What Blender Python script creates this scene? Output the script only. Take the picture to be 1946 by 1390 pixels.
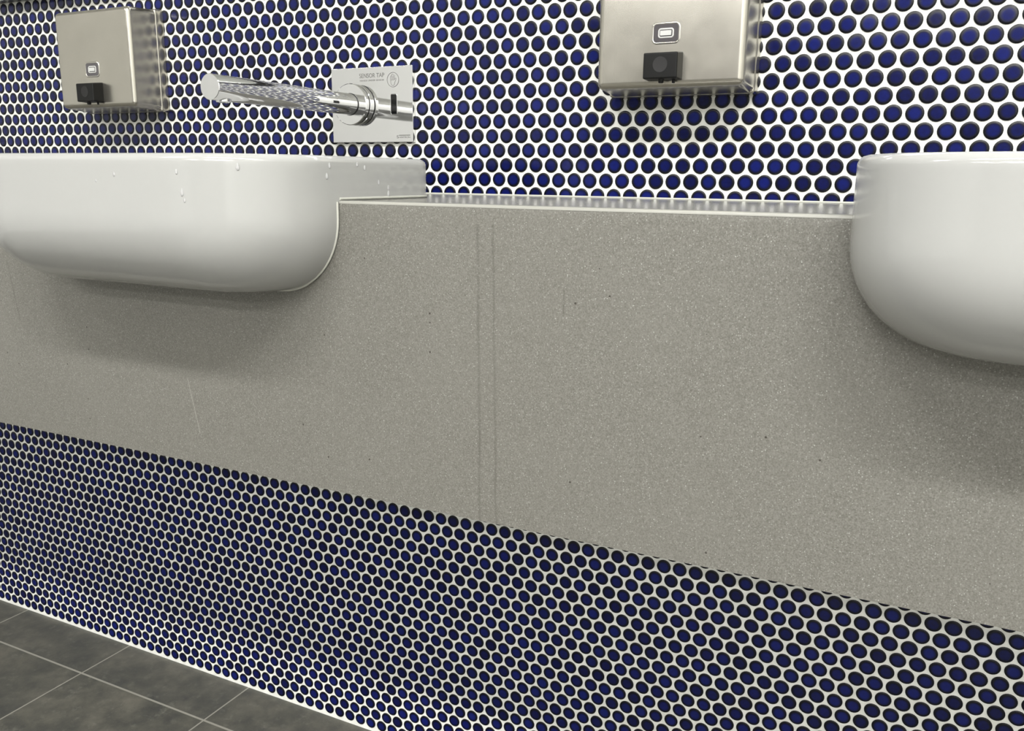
import bpy, bmesh, math, random
from mathutils import Vector, Matrix
# ---------------------------------------------------------------- clearing
for o in list(bpy.data.objects): bpy.data.objects.remove(o, do_unlink=True)
SC = bpy.context.scene
COL = SC.collection
P = 0.0213            # pitch of the penny-round mosaic in metres
Z0 = 41.26            # finished floor lies this many pitches below tile row 0
def W(x, y, z): return Vector((x*P, y*P, (z+Z0)*P))
# ---------------------------------------------------------------- camera
cam_d = bpy.data.cameras.new('camera'); cam = bpy.data.objects.new('camera', cam_d); COL.objects.link(cam)
F_PX, YAW, PITCH, ROLL = 1626.657, 0.459311, -0.218803, 0.0112447
cy, sy, ct, st, cr, sr = math.cos(YAW), math.sin(YAW), math.cos(PITCH), math.sin(PITCH), math.cos(ROLL), math.sin(ROLL)
fw = Vector((-sy*ct, cy*ct, st)); rt0 = Vector((cy, sy, 0)); up0 = rt0.cross(fw)
rt = cr*rt0 + sr*up0; up = -sr*rt0 + cr*up0
m = Matrix((rt, up, -fw)).transposed().to_4x4(); m.translation = W(28.8086, -48.0188, 1.1261)
cam.matrix_world = m
cam_d.sensor_fit = 'HORIZONTAL'; cam_d.sensor_width = 36.0; cam_d.lens = 36.0*F_PX/1946.0
cam_d.clip_start = 0.01; cam_d.clip_end = 50
SC.camera = cam
# ---------------------------------------------------------------- world, exposure, lights
wd = bpy.data.worlds.new('world'); SC.world = wd; wd.use_nodes = True
wd.node_tree.nodes['Background'].inputs[0].default_value = (1, 1, 1, 1)
wd.node_tree.nodes['Background'].inputs[1].default_value = 0.0
SC.view_settings.view_transform = 'Standard'; SC.view_settings.look = 'None'
SC.view_settings.exposure = -0.11; SC.view_settings.gamma = 1.0; SC.view_settings.use_curve_mapping = False
CEIL = 2.60
def ceiling_and_fill_lamp(x, y, sx, sy_, power, color=(1, .995, .985)):
    l = bpy.data.lights.new('ceiling_and_fill_lamp', 'AREA'); l.shape = 'RECTANGLE'; l.size = sx; l.size_y = sy_
    l.energy = power; l.color = color
    o = bpy.data.objects.new('ceiling_and_fill_lamp', l); COL.objects.link(o); o.location = (x, y, CEIL-0.03)
    return o
for lx, pw in ((0.1, 38), (1.3, 56), (-1.65, 18)): ceiling_and_fill_lamp(lx, -1.75, 0.9, 0.16, pw)
for ly, pw in ((-4.2, 34), (-5.7, 42)):  # unseen rows added deeper in the room to brighten the recessed lower wall
    for lx, k in ((-1.4, .7), (0.1, 1.0), (1.2, 1.6)): ceiling_and_fill_lamp(lx, ly, 1.0, 0.3, pw*k)
# ---------------------------------------------------------------- materials
def srgb(r, g, b):
    f = lambda c: (c/255/12.92) if c/255 <= .04045 else ((c/255+.055)/1.055)**2.4
    return (f(r), f(g), f(b), 1)
def mat(name, col, rough=.5, metal=0, spec=.5, coat=0, coat_rough=.05, ior=None):
    mm = bpy.data.materials.new(name); mm.use_nodes = True
    b = mm.node_tree.nodes['Principled BSDF']
    b.inputs['Base Color'].default_value = col; b.inputs['Roughness'].default_value = rough
    b.inputs['Metallic'].default_value = metal; b.inputs['Specular IOR Level'].default_value = spec
    b.inputs['Coat Weight'].default_value = coat; b.inputs['Coat Roughness'].default_value = coat_rough
    if ior: b.inputs['IOR'].default_value = ior
    return mm
class NT:
    def __init__(s, mm): s.t = mm.node_tree; s.b = s.t.nodes['Principled BSDF']
    def n(s, typ, ins=None, **kw):
        nd = s.t.nodes.new(typ)
        for k, v in kw.items(): setattr(nd, k, v)
        for k, v in (ins or {}).items(): s.set(nd, k, v)
        return nd
    def set(s, nd, k, v):
        if isinstance(v, bpy.types.NodeSocket): s.t.links.new(v, nd.inputs[k])
        else: nd.inputs[k].default_value = v
    def math(s, op, a, b=0.0, c=0.0, clamp=False):
        nd = s.n('ShaderNodeMath', operation=op, use_clamp=clamp)
        s.set(nd, 0, a); s.set(nd, 1, b)
        if op in ('MULTIPLY_ADD', 'COMPARE', 'SMOOTH_MIN', 'WRAP'): s.set(nd, 2, c)
        return nd.outputs[0]
    def mix(s, f, a, b):
        nd = s.n('ShaderNodeMix', data_type='RGBA'); s.set(nd, 0, f); s.set(nd, 6, a); s.set(nd, 7, b)
        return nd.outputs[2]
    def ramp(s, f, stops):
        nd = s.n('ShaderNodeValToRGB'); s.set(nd, 0, f); e = nd.color_ramp.elements
        while len(e) > len(stops): e.remove(e[-1])
        while len(e) < len(stops): e.new(1)
        for q, (p_, c_) in zip(e, stops): q.position = p_; q.color = c_
        return nd.outputs[0]
    def noise(s, vec, scale, detail=3, rough=.5):
        nd = s.n('ShaderNodeTexNoise'); s.set(nd, 'Vector', vec); s.set(nd, 'Scale', scale); s.set(nd, 'Detail', detail); s.set(nd, 'Roughness', rough)
        return nd.outputs[0]
    def geo(s): return s.n('ShaderNodeNewGeometry')
    def bump(s, h, strength, dist):
        nd = s.n('ShaderNodeBump'); s.set(nd, 'Height', h); s.set(nd, 'Strength', strength); s.set(nd, 'Distance', dist)
        s.t.links.new(nd.outputs[0], s.b.inputs['Normal'])

# grout
M_grout = mat('white_grout', srgb(240, 240, 232), .75, spec=.3)
t = NT(M_grout); g = t.geo(); nz = t.noise(g.outputs['Position'], 60, 4, .6)
t.set(t.b, 'Base Color', t.ramp(nz, [(.25, srgb(228, 228, 220)), (.6, srgb(243, 243, 237))]))
t.bump(t.noise(g.outputs['Position'], 700, 2), .25, .0006)
# cobalt glaze: thin in the middle of each tile, pooled and almost black at the rounded rim
def glaze(name):
    mm = mat(name, srgb(4, 6, 46), .13, spec=.42, ior=1.45)
    t = NT(mm); g = t.geo(); r = g.outputs['Random Per Island']
    rad = t.n('ShaderNodeAttribute', attribute_name='thickness').outputs['Fac']
    nz = t.noise(g.outputs['Position'], 260, 2)
    f = t.math('MULTIPLY_ADD', nz, .6, t.math('MULTIPLY_ADD', r, .7, -.1), True)
    mid = t.mix(f, srgb(5, 7, 52), srgb(15, 28, 108))
    k = t.n('ShaderNodeMapRange', {0: rad, 1: .36, 2: .88}, interpolation_type='SMOOTHSTEP').outputs[0]
    t.set(t.b, 'Base Color', t.mix(k, mid, srgb(3, 3, 10)))
    t.set(t.b, 'Roughness', t.math('MULTIPLY_ADD', k, .12, .13))
    return mm
M_glaze = glaze('cobalt_glaze')
# porcelain
M_porc = mat('white_porcelain', srgb(174, 174, 171), .12, spec=.5, coat=.4, coat_rough=.04)
M_seal = mat('silicone_sealant', srgb(198, 198, 188), .3, spec=.5)
# quartz composite
def quartz(name, rough, marks):
    mm = mat(name, srgb(165, 163, 153), rough, spec=.5)
    t = NT(mm); g = t.geo(); pos = g.outputs['Position']
    fine = t.noise(pos, 800, 3, .75); cloud = t.noise(pos, 9, 3, .5)
    base = t.ramp(fine, [(.3, srgb(93, 91, 84)), (.5, srgb(117, 115, 108)), (.72, srgb(139, 138, 131))])
    base = t.mix(t.math('MULTIPLY', t.math('SUBTRACT', cloud, .42, clamp=True), .9), base, srgb(124, 122, 115))
    def specks(scale, size, thr, col, base):
        v = t.n('ShaderNodeTexVoronoi', {'Vector': pos, 'Scale': scale}, feature='F1')
        sep = t.n('ShaderNodeSeparateColor', {0: v.outputs['Color']})
        a = t.math('LESS_THAN', v.outputs['Distance'], t.math('MULTIPLY', sep.outputs[1], size))
        b = t.math('GREATER_THAN', sep.outputs[0], thr)
        return t.mix(t.math('MULTIPLY', a, b), base, col)
    base = specks(620, .40, .82, srgb(150, 150, 143), base)
    base = specks(380, .34, .94, srgb(176, 176, 170), base)
    base = specks(95, .15, .93, srgb(62, 58, 52), base)
    if marks:
        sep = t.n('ShaderNodeSeparateXYZ', {0: pos})
        wob = t.math('MULTIPLY', t.math('SUBTRACT', t.noise(t.n('ShaderNodeCombineXYZ', {2: sep.outputs[2]}).outputs[0], 14, 3), .5), .006)
        xx = t.math('ADD', sep.outputs[0], wob)
        brk = t.math('MULTIPLY_ADD', t.noise(pos, 30, 3), 1.0, .1, True)
        for (x0, x1, zt, zb, w, col, a) in marks:
            # straight mark from (x0, zt) to (x1, zb), in metres
            s = (x1-x0)/(zb-zt)
            cx = t.math('MULTIPLY_ADD', t.math('SUBTRACT', sep.outputs[2], zt), s, x0)
            d = t.math('ABSOLUTE', t.math('SUBTRACT', xx, cx))
            k = t.math('SUBTRACT', 1.0, t.math('DIVIDE', d, w), clamp=True)
            k = t.math('MULTIPLY', k, t.math('MULTIPLY', t.math('LESS_THAN', sep.outputs[2], zt), t.math('GREATER_THAN', sep.outputs[2], zb)))
            base = t.mix(t.math('MULTIPLY', t.math('MULTIPLY', k, brk), a), base, col)
    t.set(t.b, 'Base Color', base)
    if marks: t.bump(t.noise(pos, 1200, 2), .04, .0004)
    return mm
def zc(z): return (z+Z0)*P
dk = srgb(84, 81, 75)
MARKS = [(11.28*P, 11.45*P, zc(-.9), zc(-14.4), .0022, dk, .75), (12.0*P, 12.28*P, zc(-.9), zc(-14.4), .0020, dk, .75),
         (15.28*P, 15.3*P, zc(-3.4), zc(-4.5), .0012, dk, .8), (-20.25*P, -19.7*P, zc(-4.2), zc(-7.6), .0014, srgb(90, 86, 80), 1.0),
         (-6.3*P, -5.6*P, zc(-9.6), zc(-12.6), .0009, srgb(172, 170, 162), .8)]
M_panel = quartz('grey_quartz_panel', .38, MARKS)
M_ledge = quartz('grey_quartz_ledge', .15, None)
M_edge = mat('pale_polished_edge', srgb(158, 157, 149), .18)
# metals
M_chrome = mat('polished_chrome', (.82, .82, .82, 1), .03, 1)
M_chrome2 = mat('polished_chrome_plate', (.80, .80, .80, 1), .045, 1)
t = NT(M_chrome2); g = t.geo(); t.bump(t.noise(g.outputs['Position'], 22, 2), .05, .0008)
M_black = mat('black_rubber', srgb(10, 10, 10), .5)
M_blackpl = mat('black_plastic', srgb(13, 13, 12), .42, spec=.3)
M_sensor = mat('sensor_glass', srgb(8, 8, 9), .08)
M_etch = mat('etched_lettering', srgb(118, 118, 114), .55, .5)
M_steel = mat('brushed_stainless_steel', srgb(180, 175, 163), .3, .95)
t = NT(M_steel); g = t.geo(); mp = t.n('ShaderNodeMapping', {0: g.outputs['Position'], 3: (1, 1, .06)})
nn = t.noise(mp.outputs[0], 420, 4, .7); n2 = t.noise(g.outputs['Position'], 22, 4, .6)
t.set(t.b, 'Base Color', t.mix(n2, srgb(182, 178, 168), srgb(202, 198, 187)))
t.set(t.b, 'Roughness', t.math('MULTIPLY_ADD', n2, .12, .17))
t.bump(nn, .07, .0005)
M_steelpol = mat('polished_steel_lip', srgb(215, 212, 204), .16, 1)
M_lens = mat('grey_level_window', srgb(92, 89, 91), .12, .2)
M_lens2 = mat('pale_level_bar', srgb(205, 205, 202), .15)
M_dimple = mat('black_push_pad', srgb(27, 26, 26), .5)
# room surfaces
M_wall = mat('pale_grey_wall', srgb(236, 236, 232), .5)
M_wall2 = mat('light_grey_wall', srgb(186, 186, 183), .5)
M_wall3 = mat('mid_grey_wall', srgb(114, 113, 110), .5)
M_ceil = mat('white_ceiling', srgb(238, 238, 234), .8)
M_mirror = mat('mirror_glass', (.88, .9, .9, 1), .01, 1)
M_mirror_edge = mat('grey_mirror_edge', srgb(120, 120, 122), .3, .6)
M_bounce = mat('white_bounce_board', srgb(235, 235, 230), .7)
M_door = mat('dark_grey_door', srgb(70, 72, 74), .4)
# slate floor
M_floor = mat('slate_floor_tiles', srgb(90, 90, 82), .5, spec=.45)
t = NT(M_floor); g = t.geo(); pos = g.outputs['Position']; sep = t.n('ShaderNodeSeparateXYZ', {0: pos})
TS = 14.27*P
def cell(v, off):
    u = t.math('DIVIDE', t.math('SUBTRACT', v, off), TS); fl = t.math('FLOOR', u); fr = t.math('SUBTRACT', u, fl)
    return fl, t.math('MULTIPLY', t.math('MINIMUM', fr, t.math('SUBTRACT', 1.0, fr)), TS)
ix, dx = cell(sep.outputs[0], -47.9*P); iy, dy = cell(sep.outputs[1], -4.95*P)
cell_id = t.n('ShaderNodeCombineXYZ', {0: ix, 1: iy})
wn = t.n('ShaderNodeTexWhiteNoise', {0: cell_id.outputs[0]})
sh = t.n('ShaderNodeVectorMath', {0: pos, 1: t.n('ShaderNodeVectorMath', {0: wn.outputs[1], 3: 7.0}, operation='SCALE').outputs[0]}, operation='ADD').outputs[0]
n1 = t.noise(sh, 15, 7, .66); n3 = t.noise(sh, 55, 5, .7)
c = t.ramp(n1, [(.3, srgb(62, 63, 61)), (.48, srgb(84, 83, 76)), (.7, srgb(108, 105, 95))])
c = t.mix(t.math('MULTIPLY', t.math('SUBTRACT', n3, .56, clamp=True), 2.4), c, srgb(132, 130, 120))
c = t.mix(t.math('MULTIPLY', wn.outputs[0], .35), c, srgb(66, 67, 66))
gr = t.math('LESS_THAN', t.math('MINIMUM', dx, t.math('MULTIPLY', dy, .72)), .0014)
c = t.mix(gr, c, srgb(150, 148, 138))
t.set(t.b, 'Base Color', c)
t.bump(t.math('MULTIPLY_ADD', gr, -.6, t.math('MULTIPLY_ADD', n1, .9, t.math('MULTIPLY', n3, .35))), .55, .0022)

# ---------------------------------------------------------------- mesh helpers (coordinates in mosaic pitches)
def obj(name, bm, mats, parent=None, smooth=None, wn=False):
    me = bpy.data.meshes.new(name)
    bmesh.ops.recalc_face_normals(bm, faces=bm.faces)
    bm.to_mesh(me); bm.free()
    for q in (mats if isinstance(mats, (list, tuple)) else [mats]): me.materials.append(q)
    if smooth is not None:
        for p_ in me.polygons: p_.use_smooth = True
        me.set_sharp_from_angle(angle=math.radians(smooth))
    o = bpy.data.objects.new(name, me); COL.objects.link(o)
    if parent: o.parent = parent; o.matrix_parent_inverse = parent.matrix_world.inverted()
    if wn:
        md = o.modifiers.new('weighted_normals', 'WEIGHTED_NORMAL'); md.weight = 100; md.keep_sharp = True
    return o
def thing(name, label, cat, loc, group=None):
    o = bpy.data.objects.new(name, None); COL.objects.link(o); o.location = loc; o.empty_display_size = .02
    o['label'] = label; o['category'] = cat
    if group: o['group'] = group
    o.matrix_world = Matrix.Translation(loc)
    return o
def struct(o): o['kind'] = 'structure'; return o
def box(bm, x0, x1, y0, y1, z0, z1, bev=0, seg=3):
    vs = [bm.verts.new(W(x, y, z)) for x in (x0, x1) for y in (y0, y1) for z in (z0, z1)]
    idx = [(0, 1, 3, 2), (4, 6, 7, 5), (0, 4, 5, 1), (2, 3, 7, 6), (0, 2, 6, 4), (1, 5, 7, 3)]
    fs = [bm.faces.new([vs[i] for i in f]) for f in idx]
    if bev:
        es = list({e for f in fs for e in f.edges})
        bmesh.ops.bevel(bm, geom=es, offset=bev*P, segments=seg, profile=.5, affect='EDGES')
def frustum(bm, back, front, yb, yf, bev, seg=4):
    # back/front: (x0, x1, z0, z1)
    def ring(r, y): return [bm.verts.new(W(r[0], y, r[2])), bm.verts.new(W(r[1], y, r[2])), bm.verts.new(W(r[1], y, r[3])), bm.verts.new(W(r[0], y, r[3]))]
    a, b = ring(back, yb), ring(front, yf)
    fs = [bm.faces.new(a), bm.faces.new(b)] + [bm.faces.new((a[i], a[(i+1) % 4], b[(i+1) % 4], b[i])) for i in range(4)]
    es = [e for f in fs[1:] for e in f.edges if not all(v in a for v in e.verts)]
    bmesh.ops.bevel(bm, geom=list(set(es)), offset=bev*P, segments=seg, profile=.5, affect='EDGES')
def rings(bm, rows, cap0=True, cap1=True, closed=True):
    R = [[bm.verts.new(p) for p in r] for r in rows]; n = len(R[0])
    for a, b in zip(R, R[1:]):
        for i in range(n if closed else n-1): bm.faces.new((a[i], a[(i+1) % n], b[(i+1) % n], b[i]))
    if cap0: bm.faces.new(R[0])
    if cap1: bm.faces.new(R[-1])
def turned(bm, axis, prof, n=48):
    # axis 'Y': prof = [(y, r)], around (cx, cz); axis 'Z': prof = [(z, r)] around (cx, cy)
    kind, c0, c1 = axis
    rows = []
    for a, r in prof:
        row = []
        for i in range(n):
            th = 2*math.pi*i/n
            if kind == 'Y': row.append(W(c0+r*math.cos(th), a, c1+r*math.sin(th)))
            else: row.append(W(c0+r*math.cos(th), c1+r*math.sin(th), a))
        rows.append(row)
    rings(bm, rows)
def tube(bm, pts, r, n=8, closed=False):
    # pts in pitches -> swept round section
    q = [W(*p_) for p_ in pts]; rows = []; prev = None
    for i, p_ in enumerate(q):
        a = q[(i-1) % len(q)] if (closed or i > 0) else p_; b = q[(i+1) % len(q)] if (closed or i < len(q)-1) else p_
        d = (b-a).normalized()
        ref = prev if prev is not None else (Vector((0, 1, 0)) if abs(d.y) < .9 else Vector((0, 0, 1)))
        u = (ref-d*ref.dot(d)).normalized(); v = d.cross(u); prev = u
        rows.append([p_+(u*math.cos(2*math.pi*k/n)+v*math.sin(2*math.pi*k/n))*r*P for k in range(n)])
    if closed: rows.append(rows[0]); rings(bm, rows, False, False)
    else: rings(bm, rows)
def plate_outline(x0, x1, z0, z1, r, n=6):
    pts = []
    for cx, cz, a in ((x1-r, z1-r, 0), (x0+r, z1-r, 90), (x0+r, z0+r, 180), (x1-r, z0+r, 270)):
        for k in range(n+1):
            th = math.radians(a+90*k/n); pts.append((cx+r*math.cos(th), cz+r*math.sin(th)))
    return pts

# ---------------------------------------------------------------- room shell
XL, XR, YF = -118, 88, -335
ZC = CEIL/P - Z0
def quad(name, pts, mm):
    bm = bmesh.new(); bm.faces.new([bm.verts.new(W(*p_)) for p_ in pts]); return struct(obj(name, bm, mm))
quad('floor', [(XL, YF, -Z0), (XR, YF, -Z0), (XR, 3, -Z0), (XL, 3, -Z0)], M_floor)
quad('ceiling', [(XL, YF, ZC), (XL, 3, ZC), (XR, 3, ZC), (XR, YF, ZC)], M_ceil)
quad('wall_left', [(XL, YF, -Z0), (XL, 3, -Z0), (XL, 3, ZC), (XL, YF, ZC)], M_wall2)
quad('wall_right', [(XR, YF, -Z0), (XR, YF, ZC), (XR, 3, ZC), (XR, 3, -Z0)], M_wall)
quad('wall_front', [(XL, YF, -Z0), (XL, YF, ZC), (XR, YF, ZC), (XR, YF, -Z0)], M_wall3)

# back wall: grout bed with one disc of glazed ceramic per mosaic tile
random.seed(7)
S3 = math.sqrt(3)/2
verts, faces, fm = [], [], []
def V(x, y, z): verts.append(tuple(W(x, y, z))); return len(verts)-1
GB = 0.055
i0 = [V(XL, GB, -Z0), V(XR, GB, -Z0), V(XR, GB, ZC), V(XL, GB, ZC)]
faces.append(tuple(i0)); fm.append(0)
j0 = [V(XL, 2, -Z0), V(XR, 2, -Z0), V(XR, 2, ZC), V(XL, 2, ZC)]
faces.append(tuple(reversed(j0))); fm.append(0)
for a in range(4):
    b = (a+1) % 4; faces.append((i0[b], i0[a], j0[a], j0[b])); fm.append(0)
NS = 22
CS = [(math.cos(2*math.pi*k/NS), math.sin(2*math.pi*k/NS)) for k in range(NS)]
#          radius, depth, material
PROF = [(.436, GB+.01), (.436, .030), (.430, .015), (.412, .003), (.378, -.004), (.345, -.0075), (.31, -.0085), (.20, -.0095)]
PM = [1]*8
rad_v = []
def disc(cx, cz, k_=1.0):
    cx += random.gauss(0, .006); cz += random.gauss(0, .006); s = random.uniform(.985, 1.012)*k_
    tx, tz = random.gauss(0, .010), random.gauss(0, .010)
    prev = None
    for (r, y), mi in zip(PROF, PM):
        ring = [V(cx+r*s*c_, y + (tx*r*c_+tz*r*s_ if y < .05 else 0), cz+r*s*s_) for c_, s_ in CS]
        if prev is not None:
            for k in range(NS):
                faces.append((prev[k], prev[(k+1) % NS], ring[(k+1) % NS], ring[k])); fm.append(mi)
        rad_v.extend([r/.436]*NS)
        prev = ring
    faces.append(tuple(prev)); fm.append(1)
r = 0
for r in range(0, 17):
    for j in range(-70, 62):
        if r == 0: disc(j+.5, 0, .988)
        else: disc(j+(.5 if r % 2 == 0 else 0), r*S3, .988)
XLo, ZLo = -47.355, -21.496
for r in range(-7, 23):
    for j in range(-22, 110):
        disc(XLo+j+(.5 if r % 2 == 0 else 0), ZLo-r*S3)
me = bpy.data.meshes.new('wall_back'); me.from_pydata(verts, [], faces)
for q in (M_grout, M_glaze): me.materials.append(q)
at = me.attributes.new('thickness', 'FLOAT', 'POINT'); at.data.foreach_set('value', [0.0]*8+rad_v)
me.polygons.foreach_set('material_index', fm)
me.polygons.foreach_set('use_smooth', [mi > 0 for mi in fm])
me.update()
wb = bpy.data.objects.new('wall_back', me); COL.objects.link(wb); struct(wb)

# ---------------------------------------------------------------- wash basins
BW, BF, BB = 10.45, -21.35, -7.07        # half width, front, back
RF, RB = 5.0, 2.0
ZR, ZB, RR = 1.9, -4.4, 3.5              # rim, underside, lower rounding
def basin_outline(s, z, cx):
    w, f, b = BW-s, BF+s, BB-s
    rf = max(RF-s*.75, 1.0); rb = max(RB-s*.5, .5)
    pts = []
    for (ex, ey, r_, a0) in ((w-rb, b-rb, rb, 0), (-w+rb, b-rb, rb, 90), (-w+rf, f+rf, rf, 180), (w-rf, f+rf, rf, 270)):
        for k in range(15):
            th = math.radians(a0+90*k/14); c_, s_ = math.cos(th), math.sin(th)
            # front corners slightly squarer than a circle
            e_ = .92 if r_ == rf else 1.0
            pts.append(W(cx+ex+r_*math.copysign(abs(c_)**e_, c_), ey+r_*math.copysign(abs(s_)**e_, s_), z))
    return pts
def basin(cx, label):
    root = thing('wash_basin', label, 'wash basin', W(cx, -14, ZB), 'semi-recessed wash basins')
    bm = bmesh.new(); rows = []
    for k in range(13):
        a = math.radians(90*k/12); rows.append((RR*(1-math.sin(a)), ZB+RR*(1-math.cos(a))))
    rows += [(0.0, z) for z in (-.5, .2, .9, 1.4)]
    q = .34
    for k in range(7):
        a = math.radians(90*k/6); rows.append((q*(1-math.cos(a)), ZR-q+q*math.sin(a)))
    q = .25
    for k in range(1, 6):
        a = math.radians(90*k/5); rows.append((.55+q*math.sin(a), ZR-q+q*math.cos(a)))
    for k in range(1, 9):
        a = math.radians(90*k/8); rows.append((.8+3.2*(1-math.cos(a)), .4-3.6*math.sin(a)))
    rings(bm, [basin_outline(s, z, cx) for s, z in rows])
    b = obj('bowl', bm, M_porc, root, 40)
    bm = bmesh.new(); turned(bm, ('Z', cx, -13.6), [(-3.2, 1.0), (-3.12, 1.0), (-3.08, .9), (-3.12, .5), (-3.12, .02)], 32)
    obj('drain', bm, M_chrome, root, 40)
    # bead of sealant along the cut in the ledge and down the panel
    bm = bmesh.new()
    pts = []
    zt = -.1+.085
    for k in range(15):
        th = math.radians(90*k/14); pts.append((cx+BW-RB+RB*math.cos(th), BB-RB+RB*math.sin(th), zt))
    pts = [(cx+BW, y, zt) for y in (-15.9, -13, -11)] + pts
    left = [(2*cx-x, y, z) for x, y, z in pts]
    tube(bm, pts+list(reversed(left)), .065)
    prof = [(cx+BW, -16.085, z) for z in (-.15, -.5)]
    for k in range(15):
        a = math.radians(90*k/14); prof.append((cx+BW-RR*(1-math.cos(a)), -16.085, ZB+RR-RR*math.sin(a)))
    prof += list(reversed([(2*cx-x, y, z) for x, y, z in prof]))
    prof = [(x, y, z-(.02 if abs(z-ZB) < .5 else 0)) for x, y, z in prof]
    tube(bm, prof, .06)
    obj('sealant_bead', bm, M_seal, root, 60)
    return root
CX1, CX2 = -6.4, 36.5
basin(CX1, 'white ceramic wash basin under the chrome sensor tap, water drops on its side')
basin(CX2, 'white ceramic wash basin cut off by the right edge, no tap in view')

# ---------------------------------------------------------------- counter: ledge and front panel in grey quartz
root = thing('vanity_counter', 'speckled grey stone counter with ledge and deep front panel holding both basins', 'counter', W(0, -8, -14.3))
def extrude_poly(bm, pts, fixed, a0, a1, plane):
    mk = (lambda u, v, a: W(u, a, v)) if plane == 'XZ' else (lambda u, v, a: W(u, v, a))
    A = [bm.verts.new(mk(u, v, a0)) for u, v in pts]; B = [bm.verts.new(mk(u, v, a1)) for u, v in pts]; n = len(pts)
    fa = bm.faces.new(A); fb = bm.faces.new(B)
    for i in range(n): bm.faces.new((A[i], A[(i+1) % n], B[(i+1) % n], B[i]))
    return A, B, fa, fb
XA, XB = -75, 75
GAP = .035        # joint round each basin, closed by the sealant bead
ZT = -.1
def zbot(x): return -14.26 + .0043*x
pts = [(XA, zbot(XA)), (XB, zbot(XB)), (XB, ZT)]
for cx in (CX2, CX1):
    side = [(BW+GAP, ZT), (BW+GAP, -.5)]
    for k in range(19):
        a = math.radians(90*k/18); side.append((BW-RR+(RR+GAP)*math.cos(a), ZB+RR-(RR+GAP)*math.sin(a)))
    pts += [(cx+u, v) for u, v in side] + [(cx-u, v) for u, v in reversed(side)]
pts += [(XA, ZT)]
bm = bmesh.new()
A, B, fa, fb = extrude_poly(bm, pts, None, -16.0, -15.0, 'XZ')
top = W(0, 0, ZT).z
es = [e for e in bm.edges if all(abs(v.co.z-top) < 1e-6 and abs(v.co.y+16*P) < 1e-6 for v in e.verts)]
bmesh.ops.bevel(bm, geom=es, offset=.14*P, segments=4, profile=.5, affect='EDGES')
bmesh.ops.triangulate(bm, faces=[f for f in bm.faces if len(f.verts) > 8])
obj('front_panel', bm, M_panel, root, 30)
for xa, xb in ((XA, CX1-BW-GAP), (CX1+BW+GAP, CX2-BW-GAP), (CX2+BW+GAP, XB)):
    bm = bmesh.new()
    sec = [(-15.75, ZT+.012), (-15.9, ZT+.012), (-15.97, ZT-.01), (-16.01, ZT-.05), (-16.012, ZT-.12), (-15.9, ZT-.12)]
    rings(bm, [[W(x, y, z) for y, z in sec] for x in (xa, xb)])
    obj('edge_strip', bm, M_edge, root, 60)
bm = bmesh.new(); box(bm, XA, XB, -14.98, -.06, -14.2, -13.9)  # unseen white board, added to bounce light onto the wall below
obj('added_bounce_board', bm, M_bounce, root)
pts = [(XA, -15.0), (XA, -.04), (XB, -.04), (XB, -15.0)]
for cx in (CX2, CX1):
    side = [(BW+GAP, -15.0)]
    for k in range(15):
        th = math.radians(90*k/14); side.append((BW-RB+(RB+GAP)*math.cos(th), BB-RB+(RB+GAP)*math.sin(th)))
    pts += [(cx+u, v) for u, v in side] + [(cx-u, v) for u, v in reversed(side)]
bm = bmesh.new()
extrude_poly(bm, pts, None, ZT, ZT-1.0, 'XY')
bmesh.ops.triangulate(bm, faces=[f for f in bm.faces if len(f.verts) > 8])
obj('ledge', bm, M_ledge, root, 30)
bm = bmesh.new(); tube(bm, [(XA, -.09, ZT+.03), (XB, -.09, ZT+.03)], .06)
obj('sealant_strip', bm, M_seal, root, 60)

# ---------------------------------------------------------------- sensor tap
root = thing('sensor_tap', 'chrome wall-mounted sensor tap with long straight spout above the basin', 'tap', W(-5.2, 0, 5.5))
px0, px1, pz0, pz1 = -8.36, -2.03, 3.13, 7.82
bm = bmesh.new(); box(bm, px0, px1, -.26, -.02, pz0, pz1, .03, 2)
plate = obj('wall_plate', bm, M_chrome2, root, 60, True)
YP = -.262
TX, TZ = -6.4, 5.50
def text_mesh(name, s, x0, x1, z0, z1, y, mm, parent):
    cu = bpy.data.curves.new(name, 'FONT'); cu.body = s; cu.extrude = .00006; cu.size = 1
    o = bpy.data.objects.new(name, cu); COL.objects.link(o)
    me = bpy.data.meshes.new_from_object(o.evaluated_get(bpy.context.evaluated_depsgraph_get()))
    bpy.data.objects.remove(o, do_unlink=True); bpy.data.curves.remove(cu)
    xs = [v.co.x for v in me.vertices]; ys = [v.co.y for v in me.vertices]; zs = [v.co.z for v in me.vertices]
    a, b, c_, d = min(xs), max(xs), min(ys), max(ys)
    for v in me.vertices:
        u, w = (v.co.x-a)/(b-a), (v.co.y-c_)/(d-c_)
        k = (v.co.z-min(zs))/(max(zs)-min(zs)+1e-9)
        v.co = W(x0+(x1-x0)*u, y-.012*k, z0+(z1-z0)*w)
    me.materials.clear(); me.materials.append(mm)
    me.name = name
    o = bpy.data.objects.new(name, me); COL.objects.link(o)
    o.parent = parent; o.matrix_parent_inverse = parent.matrix_world.inverted()
    return o
text_mesh('lettering', 'SENSOR TAP', -6.10, -4.16, 7.17, 7.44, YP+.004, M_etch, plate)
text_mesh('small_lettering', 'HANDS UNDER SENSOR', -6.06, -4.18, 6.955, 7.055, YP+.004, M_etch, plate)
lg = text_mesh('maker_logo', 'S', -3.28, -3.12, 3.375, 3.56, YP+.004, M_etch, plate)
text_mesh('maker_lettering', 'ANITRON', -3.08, -2.26, 3.385, 3.49, YP+.004, M_etch, plate)
bm = bmesh.new(); box(bm, -3.10, -2.25, YP-.006, YP+.004, 3.535, 3.585)
obj('maker_bar', bm, M_etch, plate)
bm = bmesh.new()
hc = (-3.495, 6.985)
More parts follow.
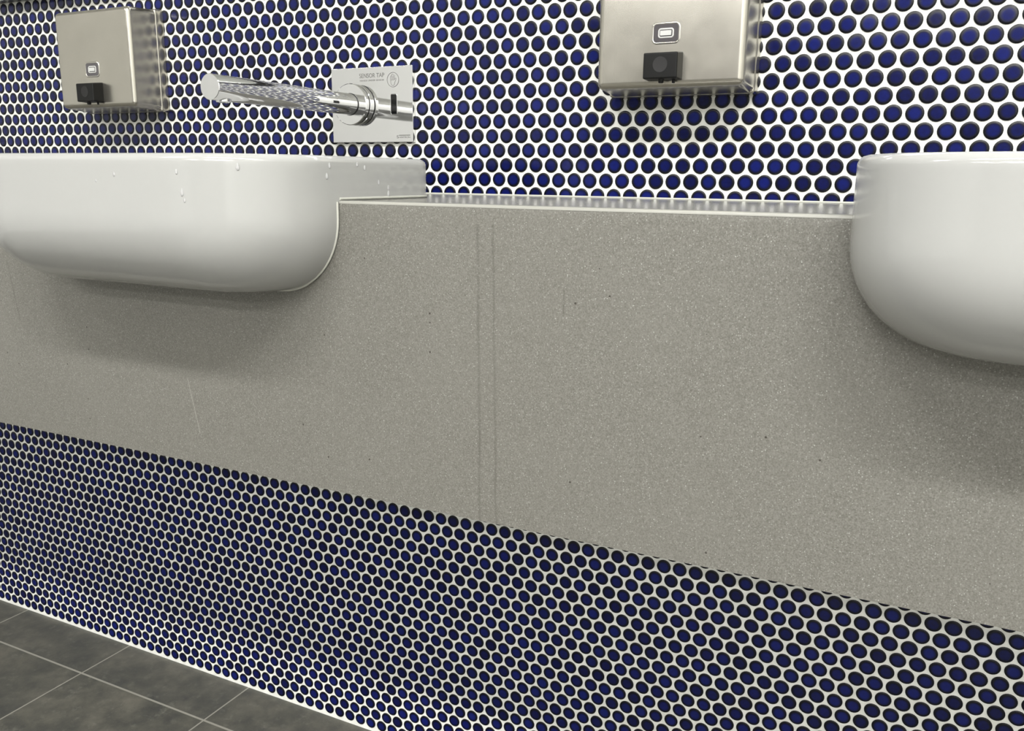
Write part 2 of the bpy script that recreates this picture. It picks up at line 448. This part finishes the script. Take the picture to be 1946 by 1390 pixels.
tube(bm, [(hc[0]+.44*math.cos(2*math.pi*k/40), YP-.002, hc[1]+.44*math.sin(2*math.pi*k/40)) for k in range(40)], .016, 6, True)
hand = [(-.17, -.10), (-.19, .12), (-.17, .22), (-.12, .24), (-.11, .30), (-.06, .33), (-.02, .36), (.03, .33), (.08, .30), (.11, .25), (.12, .0),
        (.19, .10), (.235, .08), (.22, .0), (.13, -.18), (.09, -.32), (.0, -.37), (-.1, -.33), (-.16, -.22)]
tube(bm, [(hc[0]+u, YP-.002, hc[1]+v) for u, v in hand], .011, 6, True)
for u in (-.105, -.03, .045): tube(bm, [(hc[0]+u, YP-.002, hc[1]), (hc[0]+u, YP-.002, hc[1]+.25)], .009, 6)
tube(bm, [(hc[0]-.16, YP-.002, hc[1]-.02), (hc[0]+.11, YP-.002, hc[1]-.01)], .009, 6)
obj('hand_symbol', bm, M_etch, plate, 60)
bm = bmesh.new()
o2 = plate_outline(-3.66, -3.25, 4.88, 6.08, .09, 5)
rings(bm, [[W(x, y, z) for x, z in o2] for y in (YP+.01, YP-.03)])
sw = obj('sensor_window', bm, M_sensor, plate, 30)
bm = bmesh.new()
oo = plate_outline(-3.69, -3.22, 4.85, 6.11, .11, 5)
tube(bm, [(x, YP-.004, z) for x, z in oo], .02, 6, True)
obj('window_rim', bm, M_chrome, sw, 60)
# flange: two discs with a black joint between them
bm = bmesh.new()
R1 = 1.30
turned(bm, ('Y', TX, TZ), [(-.24, R1), (-.44, R1), (-.47, R1-.04), (-.47, .5)], 72)
turned(bm, ('Y', TX, TZ), [(-.62, .5), (-.62, R1-.03), (-.65, R1), (-.92, R1), (-.96, R1-.04), (-.96, .6)], 72)
obj('flange', bm, M_chrome, root, 30, True)
bm = bmesh.new(); turned(bm, ('Y', TX, TZ), [(-.44, R1-.09), (-.63, R1-.09)], 72)
obj('flange_seal', bm, M_black, root, 30)
bm = bmesh.new(); turned(bm, ('Y', TX, TZ), [(-.9, .70), (-1.0, .70), (-1.04, .66)], 48)
obj('spout_collar', bm, M_black, root, 30)
bm = bmesh.new()
RS = .672
turned(bm, ('Y', TX, TZ), [(-.9, RS), (-12.97, RS), (-13.0, RS-.03), (-13.0, .02)], 72)
spout = obj('spout', bm, M_chrome, root, 30, True)
bm = bmesh.new(); turned(bm, ('Z', TX, -12.05), [(TZ-.3, .40), (TZ-.70, .40), (TZ-.74, .37), (TZ-.74, .30), (TZ-.66, .28)], 40)
outlet = obj('outlet', bm, M_chrome, spout, 30)
bm = bmesh.new(); turned(bm, ('Z', TX, -12.05), [(TZ-.64, .27), (TZ-.69, .27)], 32)
obj('aerator', bm, M_black, outlet, 30)

# ---------------------------------------------------------------- soap dispensers
def rounded_ring(bm, x0, x1, z0, z1, r, y_out, y_in, w):
    # raised lip: outer outline -> crest -> inner outline
    def L_(s, y): return [W(x, y, z) for x, z in plate_outline(x0+s, x1-s, z0+s, z1-s, max(r-s, .05), 8)]
    rings(bm, [L_(0, y_out), L_(w*.25, y_out-.03), L_(w*.5, y_out-.038), L_(w*.75, y_out-.03), L_(w, y_in)], False, False)
def dispenser(cx, label):
    root = thing('soap_dispenser', label, 'soap dispenser', W(cx, 0, 5.4), 'stainless soap dispensers on the tiled wall')
    bm = bmesh.new(); frustum(bm, (cx-4.03, cx+4.03, 5.40, 12.60), (cx-3.99, cx+3.99, 5.44, 12.56), -.03, -.72, .14, 3)
    obj('back_plate', bm, M_steel, root, 60, True)
    bm = bmesh.new(); frustum(bm, (cx-3.95, cx+3.95, 5.47, 12.53), (cx-3.90, cx+3.90, 5.66, 12.42), -.66, -3.02, .34, 5)
    cover = obj('cover', bm, M_steel, root, 60, True)
    wx, wz = cx-.18, 8.31
    bm = bmesh.new()
    rounded_ring(bm, wx-.76, wx+.76, wz-.54, wz+.54, .28, -3.015, -3.00, .13)
    fr = obj('level_window', bm, M_steelpol, root, 180)
    bm = bmesh.new()
    o_ = plate_outline(wx-.66, wx+.66, wz-.44, wz+.44, .2, 8)
    rings(bm, [[W(x, y, z) for x, z in o_] for y in (-2.9, -3.035)])
    lens = obj('window_pane', bm, M_lens, fr, 30)
    bm = bmesh.new()
    rounded_ring(bm, wx-.42, wx+.42, wz-.25, wz+.25, .15, -3.03, -3.03, .09)
    o_ = plate_outline(wx-.29, wx+.29, wz-.12, wz+.12, .03, 3)
    rings(bm, [[W(x, y, z) for x, z in o_] for y in (-3.03, -3.10)])
    obj('level_bar', bm, M_lens2, fr, 50)
    vx = cx-.15
    bm = bmesh.new()
    frustum(bm, (vx-.90, vx+.93, 5.98, 7.38), (vx-.92, vx+.86, 6.02, 7.28), -2.95, -3.84, .07, 3)
    valve = obj('push_valve', bm, M_blackpl, root, 60, True)
    bm = bmesh.new()
    turned(bm, ('Y', vx-.02, 6.70), [(-3.82, .38), (-3.850, .38), (-3.849, .35), (-3.845, .2), (-3.843, .02)], 40)
    obj('push_pad', bm, M_dimple, valve, 60)
    bm = bmesh.new()
    turned(bm, ('Z', vx-.02, -3.55), [(6.1, .14), (5.86, .14), (5.82, .11), (5.82, .05)], 20)
    turned(bm, ('Z', vx+.55, -3.25), [(6.1, .08), (5.84, .08), (5.82, .05)], 16)
    obj('nozzle', bm, M_blackpl, valve, 40)
    return root
dispenser(-27.62, 'complete brushed steel soap dispenser left of the tap, both its top corners in view')
dispenser(15.30, 'brushed steel soap dispenser right of the tap, its top cut off by the frame')

# ---------------------------------------------------------------- mirror whose lower edge shows at top left
root = thing('wall_mirror', 'long wall mirror, only its grey lower edge showing at top left', 'mirror', W(0, 0, 14.3))
bm = bmesh.new(); box(bm, -72, 60, -.9, -.02, 14.28, 46, .05, 2)
obj('mirror_backing', bm, M_mirror_edge, root, 30)
bm = bmesh.new(); box(bm, -72, 60, -1.1, -.9, 14.25, 46, .04, 2)
obj('mirror_glass', bm, M_mirror, root, 30)

# ---------------------------------------------------------------- water drops clinging to the left basin
M_water = mat('water', (1, 1, 1, 1), .02, ior=1.33)
M_water.node_tree.nodes['Principled BSDF'].inputs['Transmission Weight'].default_value = .7
DROPS = [(-3.97, -21.35, 0.99, 0.09, 0.000, -1.000), (-0.22, -21.31, 1.12, 0.09, 0.146, -0.989), (-0.01, -21.28, 0.27, 0.13, 0.146, -0.989),
         (0.09, -21.27, -0.06, 0.08, 0.146, -0.989), (2.27, -20.35, 1.35, 0.13, 0.568, -0.823), (4.04, -16.54, 1.46, 0.11, 0.999, -0.043),
         (4.03, -16.75, 1.00, 0.12, 0.999, -0.043), (4.05, -13.93, 1.40, 0.10, 1.0, 0.0), (4.05, -14.51, 1.54, 0.09, 1.0, 0.0),
         (4.05, -12.80, 0.71, 0.10, 1.0, 0.0), (4.05, -11.99, 0.46, 0.10, 1.0, 0.0), (4.05, -12.00, 0.17, 0.13, 1.0, 0.0), (-5.17, -21.35, 0.70, 0.06, 0.0, -1.0)]
for x, y, z, r_, nx, ny in DROPS:
    bm = bmesh.new(); rows = []
    c0 = W(x, y, z); nrm = Vector((nx, ny, 0)).normalized(); tan = Vector((0, 0, 1)).cross(nrm)
    for i in range(1, 12):
        ph = math.pi*i/12; h = math.cos(ph); w_ = math.sin(ph)*(.62-.22*h)     # fuller towards its lower end
        rows.append([c0 + Vector((0, 0, 1))*h*r_*P*1.25 + tan*w_*math.cos(2*math.pi*k/16)*r_*P + nrm*(w_*math.sin(2*math.pi*k/16)*r_*.8)*P for k in range(16)])
    rings(bm, rows)
    o = obj('water_drop', bm, M_water, None, 80)
    o['label'] = 'tiny clear water drop clinging to the outside of the left basin'
    o['category'] = 'water drop'; o['group'] = 'water drops on the left basin'
